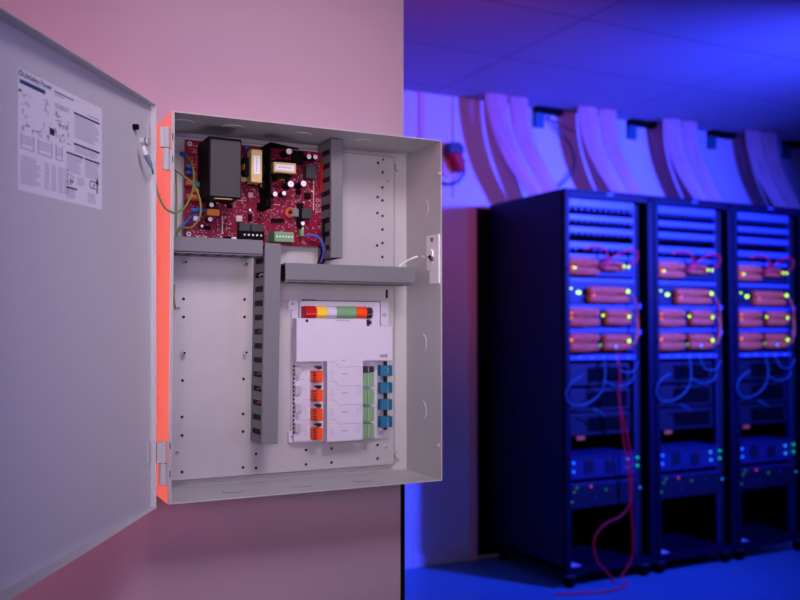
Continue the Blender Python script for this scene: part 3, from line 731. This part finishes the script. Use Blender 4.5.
obj('terminal_lug', MB().cyl(e1, e0, .0032, .0026, n=14).cyl(e0, onY(177, 152, YR+.100), .0014, n=8, m='steel').torus(onY(176, 152, YR+.101), (0, 1, 0), .003, .0009, m='steel', n=16, k=6), 'crimp', wr)
y2 = thing('earth_lead', 'second green and yellow lead curving down across the board edge', 'wire', onY(180, 245, YR+.05))
pts = [onY(174.5, 170, YR+.075), onY(182, 175, YR+.06), onY(193, 184, YR+.045), onY(200, 200, YR+.04), onY(200, 216, YR+.04), onY(192, 227, YR+.045), onY(181, 228, YR+.055), onY(175.5, 236, YR+.06), onY(174, 246, YR+.065)]
obj('wire', MB().tube(pts, .0013), 'wyg', y2)
obj('wire', MB().tube([onY(176, 172, YR+.09), onY(176.5, 200, YR+.09), onY(176, 236, YR+.085)], .0012), 'wyg', y2)
obj('wire', MB().tube([onY(187, 222, YR+.07), onY(180, 226, YR+.068), onY(176, 236, YR+.066)], .0012), 'wyg', y2)
bw = MB()
for k in range(4):
    o = k*.8
    bw.tube([onY(194-o, 214+o*1.4, YR+.075), onY(187-o*.6, 221+o, YR+.068), onY(179-o*.4, 229+o, YR+.066), onY(175.2+o*.3, 240, YR+.068), onY(175+o*.3, 249, YR+.075)], .0014, m='wblue' if k else 'bluec')
obj('supply_cable', bw, 'wblue', label='blue mains wires running down left of the red board into the duct', cat='wire')
bw = MB()
for k, mm in enumerate(('wblue', 'bluec', 'black', 'redb', 'black')):
    o = k*1.1
    bw.tube([onY(305+o*2, 235.5, YB_-.010), onY(315+o, 235.5+o*.2, YB_-.014), onY(321+o*.8, 241, YB_-.016), onY(323.5+o*.5, 252, YB_-.016), onY(321+o*.4, 260, YB_-.012), onY(317+o, 266, YB_-.008)], .0014, m=mm)
for k in range(4):
    bw.tube([onY(327-k*.8, 205+k*9, YB_-.012), onY(326-k, 225, YB_-.016), onY(328-k*1.5, 245, YB_-.016), onY(325-k*1.6, 258, YB_-.012), onY(321-k*1.4, 267, YB_-.008)], .0017, m='blackm')
obj('output_wires', bw, 'wblue', label='blue, black and red wires from the green plug dropping into the duct', cat='wire')
p = onY(174.5, 305, YR+.09)
obj('adhesive_lead', MB().tube([onY(174.3, 285, YR+.095), onY(173.8, 298, YR+.09), onY(175.5, 309, YR+.095)], .0016), 'wyg', label='short loose yellow wire end at the left cabinet wall', cat='wire')

# ------------------------------------------------------------------ server racks
RX = onY(565.5, 350, YRK).x; PW = .592; RH = 2.02; RD = .70; GZ = .07
RN = ['leftmost rack', 'middle rack', 'right-hand rack']
NO = {}
def rz(py): return onY(602, py, YRK).z
def reg(o): RK.append(o)
def copies(o, labels):
    for i in (1, 2): dup(o, (PW*i, 0, 0), labels[i])
rk = thing('server_rack', 'leftmost tall dark server rack, its full side panel in view', 'server rack', (RX+PW/2, YRK+RD/2, 0), 'server racks in a row')
ye = YRK+RD
xr = RX+PW-.008
obj('side_panel', MB().box(RX, RX+.012, YRK+.012, ye, GZ+.01, RH-.012), 'rack', rk, bevel=.003)
obj('side_panel', MB().box(xr-.012, xr, YRK+.012, ye, GZ+.01, RH-.012), 'rack', rk, bevel=.003)
obj('top_panel', MB().box(RX, xr, YRK, ye, RH-.014, RH).box(RX+.02, xr-.02, YRK-.004, YRK, RH-.045, RH-.014), 'rack', rk, bevel=.003)
obj('base', MB().box(RX, xr, YRK, ye, GZ, GZ+.04), 'rack', rk, bevel=.003)
obj('rear_panel', MB().box(RX+.012, xr-.012, ye-.02, ye-.012, GZ+.04, RH-.014), 'rackin', rk)
obj('post', MB().box(RX, RX+.028, YRK-.004, YRK+.03, GZ, RH-.014), 'rack', rk, bevel=.003)
obj('post', MB().box(xr-.04, xr, YRK-.004, YRK+.03, GZ, RH-.014), 'rack', rk, bevel=.003)
obj('mounting_rail', MB().box(RX+.030, RX+.042, YRK+.035, YRK+.06, GZ+.04, RH-.045), 'rack', rk)
obj('mounting_rail', MB().box(RX+.475, RX+.487, YRK+.035, YRK+.06, GZ+.04, RH-.045), 'unit', rk)
obj('cable_channel', MB().box(RX+.487, xr-.04, YRK+.05, YRK+.06, GZ+.04, RH-.014), 'rackin', rk)
obj('nameplate', MB().box(RX+.27, RX+.31, YRK-.006, YRK-.004, RH-.022, RH-.010), 'unitl', rk)
for x in (RX+.05, xr-.05):
    for y in (YRK+.04, ye-.06):
        obj('caster', MB().cyl((x-.012, y, .033), (x+.012, y, .033), .033, n=20).box(x-.02, x+.02, y-.02, y+.02, .055, GZ, 'steel'), 'blackm', rk)
for z in (rz(305), rz(332)):
    obj('cable_ring', MB().box(RX+.50, RX+.515, YRK+.02, YRK+.05, z-.015, z+.01), 'unitl', rk)
copies(rk, [None, 'middle tall dark server rack, between two similar racks', 'right-hand tall dark server rack, cut off by the picture edge'])
# black panel standing against the wall behind the leftmost rack
x0 = onY(472, 400, YBK-.04).x
obj('black_panel', MB().box(x0, RX+.10, YBK-.025, YBK-.001, .02, 2.0).box(x0, x0+.03, YBK-.028, YBK-.001, .0, 1.98), 'blackm', label='narrow black panel against the far wall behind the leftmost rack', cat='panel', bevel=.003)

ux0, ux1 = RX+.036, RX+.474; UM = (ux0+ux1)/2
def unit(name, z0, z1, m, labf, cat, group, yf=YRK+.034, depth=.45):
    o = thing(name, labf(RN[0]), cat, (UM, yf, z0), group)
    c = obj('case', MB().box(ux0, ux1, yf, yf+depth, z0, z1), m, o, bevel=.002)
    o['_l'] = 1; del o['_l']
    return o, c
def led(par, px, py, m, r=.0045, yf=YRK+.034, w=1):
    p = onY(px, py, yf); obj('status_light', MB().ball((p.x, yf-.001, p.z), r, sc3=(w, .6, 1)), m, par)
ALLU = []
def fin(o, labf): copies(o, [labf(n) for n in RN])
# pale panels at the top
ordn = ['topmost', 'second from top', 'third from top', 'fourth from top']
for i, (ya_, yb_) in enumerate(((197, 211), (214.5, 223), (226.5, 235.5), (241.5, 251))):
    lf = lambda n, i=i: 'pale blue-lit patch panel, %s, in the %s' % (ordn[i], n)
    z0, z1 = rz(yb_), rz(ya_)
    o, c = unit('patch_panel', z0, z1, 'unit', lf, 'patch panel', 'patch panels at the top of the racks')
    fr = MB().box(ux0, ux1, YRK+.026, YRK+.034, z0+(z1-z0)*.25, z0+(z1-z0)*.9)
    obj('front_lip', fr, 'unitl', o, bevel=.003)
    for k in range(10): obj('port', MB().box(ux0+.03+k*.04, ux0+.05+k*.04, YRK+.030, YRK+.034, z0+.002, z0+(z1-z0)*.22), 'blackm', o)
    fin(o, lf)
# switches behind the orange bundles
swi = []
for i, (ya_, yb_) in enumerate(((254, 276), (278, 303.5), (304.5, 327), (328, 351.5))):
    lf = lambda n, i=i: 'network switch in the %s, %s behind orange cables' % (n, ['highest row', 'second row', 'third row', 'lowest row'][i])
    z0, z1 = rz(yb_), rz(ya_)
    o, c = unit('network_switch', z0, z1, 'unitd', lf, 'network switch', 'network switches with orange cabling')
    obj('front_lip', MB().box(ux0, ux1, YRK+.028, YRK+.034, z1-.022, z1-.001), 'unitl', o, bevel=.002)
    obj('front_lip', MB().box(ux0, ux1, YRK+.028, YRK+.034, z0+.001, z0+.010), 'unit', o, bevel=.002)
    L = [[(572.5, 267, 'led_o', .008), (575, 267.5, 'led_y', .006), (624, 266.5, 'led_y', .007), (628.5, 267, 'led_y', .007)],
         [(571, 288.5, 'led_y', .006), (578.5, 292.5, 'led_y', .009), (594, 295, 'led_o', .006), (628, 291.5, 'led_y', .010)],
         [(571.5, 313, 'led_o', .006), (571.5, 318, 'led_o', .006), (603, 315.5, 'led_y', .007), (629, 316.5, 'led_y', .008)],
         [(571.5, 340, 'led_o', .008), (629, 341, 'led_y', .009), (600.5, 345, 'led_g', .006), (616, 346.5, 'led_c', .007)]][i]
    for l in L: led(o, l[0], l[1], l[2], l[3]*.98, yf=YRK-.03, w=1.8 if l[3] == .009 and i == 1 else 1)
    fin(o, lf)
# orange patch-cable bundles in front of the switches
def bundle(px0, py0, px1, py1, lf, m='salmon', taper=True):
    a = onY(px0, py0, YRK-.002); b = onY(px1, py1, YRK-.002)
    x0, x1, z0, z1 = a.x, b.x, b.z, a.z
    h = (z1-z0)/2; mb = MB(); 
    for row in (0, 1):
        zc_ = z0+h*(row+.5); r = h*.48
        mb.tube([(x0, YRK+.010, zc_), (x0+(x1-x0)*.08, YRK+.004, zc_), (x0+(x1-x0)*.5, YRK, zc_-.002), (x1-(x1-x0)*.25, YRK+.004, zc_+.002), (x1, YRK+.024, zc_)], r*.78, n=12)
        for k in range(6):
            t = 2*math.pi*k/6
            mb.tube([(x0-.004, YRK+.010+.7*r*math.sin(t), zc_+r*.7*math.cos(t)), ((x0+x1)/2, YRK+.0+.75*r*math.sin(t+.5), zc_+r*.75*math.cos(t+.5)), (x1+.006, YRK+.022+.5*r*math.sin(t+1), zc_+r*.5*math.cos(t+1))], r*.30, n=6)
    o = obj('cable_bundle', mb, m, label=lf(RN[0]), cat='cable bundle', group='orange cable bundles in the racks')
    fin(o, lf)
rown = ['first row', 'second row', 'third row', 'fourth row']
for (r, s, x0, y0, x1, y1) in ((0, 'left', 570.5, 257, 600, 275.5), (0, 'right', 606, 261, 626, 271), (1, 'right', 591, 286, 630, 303), (2, 'left', 571.5, 307.5, 600, 326.5), (2, 'right', 608, 309, 632, 325), (3, 'left', 571.5, 333, 600, 351.5), (3, 'right', 606, 334, 632, 350)):
    bundle(x0, y0, x1, y1, lambda n, r=r, s=s: 'orange cable bundle at the %s of the %s in the %s' % (s, rown[r], n))
# red arcs over the first row
def cable(name, paths, r, m, lf, group, n=8, cat='cable', dupl=True):
    mb = MB()
    for p in paths: mb.tube([onY(q[0], q[1], YRK-.02-(q[2] if len(q) > 2 else 0)) for q in p], r, n=n)
    o = obj(name, mb, m, label=lf(RN[0]), cat=cat, group=group)
    if dupl: fin(o, lf)
cable('red_cable', [[(584, 250), (594, 247), (605, 250), (607, 258), (600, 266)], [(606, 262), (616, 255), (630, 250), (637, 253), (635, 262), (622, 268)], [(600, 268), (612, 264), (622, 266)]], .006, 'redr', lambda n: 'dark red patch cable arching over the top cable row of the %s' % n, 'red patch cables')
cable('orange_cable', [[(628, 290), (635, 300), (638, 318), (637, 338), (628, 347)], [(630, 312), (637, 322), (635, 345)]], .004, 'salmon', lambda n: 'thin orange cable hanging down the right side of the %s' % n, 'orange side cables')
# light shelf and dark devices
lf = lambda n: 'pale cable shelf below the orange rows in the %s' % n
o, c = unit('cable_shelf', rz(361), rz(354), 'unit', lf, 'shelf', 'pale shelves'); obj('front_lip', MB().box(ux0, ux1, YRK+.02, YRK+.034, rz(360), rz(356)), 'unitl', o, bevel=.003)
for px in (580, 592, 604, 616, 628): led(o, px, 357.5, 'led_c', .0035, yf=YRK+.016)
fin(o, lf)
for i, (ya_, yb_) in enumerate(((364, 386), (389, 412), (414, 436))):
    lf = lambda n, i=i: 'dark rack device, %s of three, behind teal cables in the %s' % (['top', 'middle', 'bottom'][i], n)
    o, c = unit('rack_device', rz(yb_), rz(ya_), 'unitd', lf, 'rack device', 'dark rack devices', yf=YRK+.06)
    obj('vent', MB().box(ux0+.15, ux1-.03, YRK+.055, YRK+.06, rz(yb_)+.02, rz(ya_)-.02), 'blackm', o)
    if i == 2:
        p = onY(580.5, 438, YRK+.05); obj('tag', MB().box(p.x-.025, p.x+.025, YRK+.046, YRK+.05, p.z-.009, p.z+.009), 'salmon', o)
    fin(o, lf)
cable('teal_cable', [[(604, 356, -.06), (605, 375), (601, 392), (588, 403), (573, 405), (566, 396), (570, 384), (582, 376)], [(616, 356, -.06), (620, 370), (632, 372), (638, 362)], [(604, 380), (615, 386), (628, 384), (634, 376)], [(592, 409), (600, 412), (604, 416)]], .0038, 'teal', lambda n: 'looped teal cable hanging in the middle of the %s' % n, 'teal cable loops')
# lower server
lf = lambda n: 'blue-lit rack server with blue and cyan lights low in the %s' % n
o, c = unit('rack_server', rz(478), rz(455), 'unit', lf, 'server', 'lower rack servers', yf=YRK+.02)
for px in (589, 610): 
    q = onY(px, 466, YRK+.018); obj('drive_bay', MB().box(q.x-.03, q.x+.03, YRK+.016, YRK+.02, q.z-.035, q.z+.035), 'unitd', o, bevel=.002)
obj('front_lip', MB().box(ux0, ux1, YRK+.012, YRK+.02, rz(457), rz(455)), 'unit', o)
for l in ((573.5, 463, 'led_b'), (573.5, 472, 'led_b'), (627, 459, 'led_c'), (627.5, 467.5, 'led_c'), (637.5, 457.5, 'led_g'), (637.5, 465.5, 'led_g')): led(o, l[0], l[1], l[2], .0065, yf=YRK+.012)
fin(o, lf)
lf = lambda n: 'dark rack unit with small green and red lights near the bottom of the %s' % n
o, c = unit('storage_unit', rz(507), rz(482), 'unitd', lf, 'storage unit', 'lower storage units', yf=YRK+.02)
obj('front_lip', MB().box(ux0, ux1, YRK+.014, YRK+.02, rz(485), rz(482.5)), 'unit', o)
for l in ((577, 488, 'led_d'), (574.5, 492, 'led_d'), (572, 502, 'led_d'), (591, 486.5, 'led_r'), (606, 489.5, 'led_d'), (620, 488, 'unitl'), (640, 487.5, 'led_c'), (595, 498, 'unitl')): led(o, l[0], l[1], l[2], .0042 , yf=YRK+.010)
fin(o, lf)
# bright rails inside
p = onZ(589, 571.5, GZ+.041)
o = obj('paper_slip', MB().box(p.x-.035, p.x+.035, max(p.y-.03, YRK+.01), max(p.y-.03, YRK+.01)+.07, GZ+.0402, GZ+.0415), 'whitel', label='white paper slip on the floor plate of the leftmost rack', cat='paper', group='paper slips in rack bottoms')
copies(o, [None, 'white paper slip on the floor plate of the middle rack', 'white paper slip on the floor plate of the right-hand rack'])
mb = MB()
def YZ(px, py, d=0): return onY(px, py, YRK-.04-d)
mb.tube([YZ(618, 352), YZ(620, 380), YZ(619, 400), YZ(626, 430), YZ(631, 460), YZ(631, 500), YZ(633, 540), YZ(631, 560), YZ(622, 576), Vector((RX+.30, YRK-.09, .012)), Vector((RX+.15, YRK-.12, .01)), Vector((RX-.0, YRK-.08, .01)), Vector((RX-.10, YRK-.04, .01))], .0045, n=8)
mb.tube([YZ(619, 395), YZ(622, 430), YZ(628, 470), YZ(630, 500), YZ(622, 515), YZ(604, 525), YZ(594, 540), YZ(597, 560), YZ(607, 572), Vector((RX+.26, YRK-.06, .018))], .0042, n=8)
obj('floor_cable', mb, 'redr', label='long crimson cables hanging down the leftmost rack and trailing on the floor', cat='cable')

# ------------------------------------------------------------------ white cable drops from the ceiling
drops = ((487, 0), (580, 1), (665, 2), (748, 3))
wh = ['leftmost pair', 'second pair from left', 'third pair from left', 'rightmost pair']
def sheet(path, w0, w1, name, lab, seed):
    rr = random.Random(seed); mb = MB(); n = 22
    for k in range(n):
        s = (k+.5)/n-.5; pts = []; ph = rr.uniform(0, 6)
        for i, p in enumerate(path):
            w = w0+(w1-w0)*i/(len(path)-1)
            pts.append(Vector(p)+Vector((s*w+.002*math.sin(ph+i), .020*(s*2)**2+.004*math.sin(k*2.1+i), .003*math.sin(ph+i*2))))
        mb.tube(pts, .0048, n=7, seg=6)
    return obj(name, mb, 'cabw', label=lab, cat='cable bundle', group='white cable drops above the racks')
yt = 110
for (px, i) in drops:
    sc_ = 1-.035*i
    base = onY(px, 100+i*13, YBK-.18).x
    for j, (o0, wa, wb) in enumerate(((.075, .145, .13), (.222, .125, .12))):
        x = base+o0
        e = .20 if j == 0 else .18
        path = [(x, YBK-.18, ZC-.002), (x+.004, YBK-.185, ZC-.10), (x+.035, YBK-.20, ZC-.25), (x+.10, YBK-.23, ZC-.40), (x+e, YBK-.26, ZC-.55), (x+e+.02, YBK-.27, RH+.02)]
        sheet(path, wa, wb*.9, 'cable_drop', 'flat white cable bundle from the ceiling, %s, %s' % (('left half', 'right half')[j], wh[i]), 10*i+j)
mb = MB().tube([onY(545, 112, YBK-.03), onY(556, 128, YBK-.03), onY(570, 145, YBK-.03), onY(574, 165, YBK-.03), onY(566, 180, YBK-.03), onY(557, 188, YBK-.03)], .006)
mb.tube([onY(547, 118, YBK-.02), onY(560, 124, YBK-.02), onY(575, 132, YBK-.02)], .004)
obj('loose_cable', mb, 'teal', label='loose dark cable curling on the far wall between the two left cable drops', cat='cable')

# ------------------------------------------------------------------ wall device: dark round box, red body, cable loop
o0 = onY(452, 150, YBK)
al = thing('alarm_device', 'blurred red and dark grey device with a cable loop on the far wall', 'alarm', o0)
p = onY(451, 152, YBK); q = onY(455.5, 161, YBK-.06); r_ = onY(448, 163, YBK-.03)
obj('round_housing', MB().cyl((p.x, YBK-.0005, p.z), (p.x, YBK-.07, p.z), .055, .045, n=28), 'darkgrey', al, bevel=.004)
obj('red_body', MB().prism([(q.x-.045, q.z+.035), (q.x+.01, q.z+.05), (q.x+.045, q.z+.0), (q.x+.035, q.z-.065), (q.x+.0, q.z-.05)], YBK-.10, YBK-.02, 'y'), 'red', al, bevel=.008)
obj('bracket', MB().box(r_.x-.035, r_.x+.01, YBK-.03, YBK-.0005, r_.z-.075, r_.z+.02), 'pinkwall', al, bevel=.004)
obj('cord', MB().tube([onY(459, 150, YBK-.03), onY(463, 162, YBK-.03), onY(464, 172, YBK-.03), onY(457, 182, YBK-.03), onY(447, 184, YBK-.03), onY(440, 180, YBK-.03), onY(438, 170, YBK-.03)], .007), 'darkgrey', al)

# ------------------------------------------------------------------ lights
def area(name, loc, target, size, power, color, sy=None, spread=180):
    l = bpy.data.lights.new(name, 'AREA'); l.energy = power; l.color = color; l.size = size
    l.shape = 'RECTANGLE'; l.size_y = sy or size; l.spread = R(spread)
    o = bpy.data.objects.new(name, l); COL.objects.link(o); o.location = loc
    o.rotation_euler = (Vector(target)-Vector(loc)).to_track_quat('-Z', 'Y').to_euler(); return o
def spot(name, loc, target, power, color, ang, blend=.3, rad=.05):
    l = bpy.data.lights.new(name, 'SPOT'); l.energy = power; l.color = color; l.spot_size = R(ang); l.spot_blend = blend; l.shadow_soft_size = rad
    o = bpy.data.objects.new(name, l); COL.objects.link(o); o.location = loc
    o.rotation_euler = (Vector(target)-Vector(loc)).to_track_quat('-Z', 'Y').to_euler(); return o
BC = Vector(((X0+X1)/2, YR, (Z0+Z1)/2))
area('key_light', (.40, .10, 2.25), (.43, 1.26, 1.36), .45, 1.3, (1, .84, .95), spread=52)
area('front_fill', (-.25, -.9, 1.5), (.42, 1.26, 1.42), 1.0, 1.15, (1, .76, .92), spread=46)
area('side_fill', (-.05, .10, 1.42), (.65, 1.2, 1.33), .25, .18, (1, .85, .92), spread=34)
area('under_fill', (.42, .35, .62), (.45, 1.22, 1.58), .55, .18, (1, .80, .90), spread=36)
area('violet_fill', (1.15, -.25, 1.42), (.04, .86, 1.34), .4, .50, (.52, .45, 1), spread=46)
area('pink_fill', (-1.5, .1, 2.0), (.0, 1.27, 1.9), .5, 3.0, (1, .18, .28), spread=105)
spot('orange_lamp', (-1.3, 1.205, 1.33), (X0, 1.212, 1.33), 165, (1, .13, .055), 26, .4, .03)
# server room
area('blue_lamp', (3.95, 1.7, 2.12), (3.1, 4.3, 1.45), .16, 120, (.035, .055, 1), spread=100)
area('blue_lamp_low', (5.2, 1.2, 1.2), (4.2, 3.8, .2), .5, 3, (.0, .05, 1))
spot('rose_fill', (.95, 1.75, 2.2), (2.5, 4.3, 2.45), 58, (1, .16, .26), 60, .9, .12)  # unseen pink fill behind the partition, added to warm the wall shadows
area('blue_uplight', (4.6, 2.6, .9), (4.6, 3.6, ZC), .8, 1.6, (.01, .08, 1))
area('purple_fill', (.95, 2.1, 1.3), (1.3, 2.5, ZC), .4, 1.9, (1, .05, .25))  # hidden light added behind the partition to tint the ceiling purple
wd = bpy.data.worlds.new('world'); sc.world = wd; wd.use_nodes = True
wd.node_tree.nodes['Background'].inputs[0].default_value = (.16, .13, .7, 1); wd.node_tree.nodes['Background'].inputs[1].default_value = .09
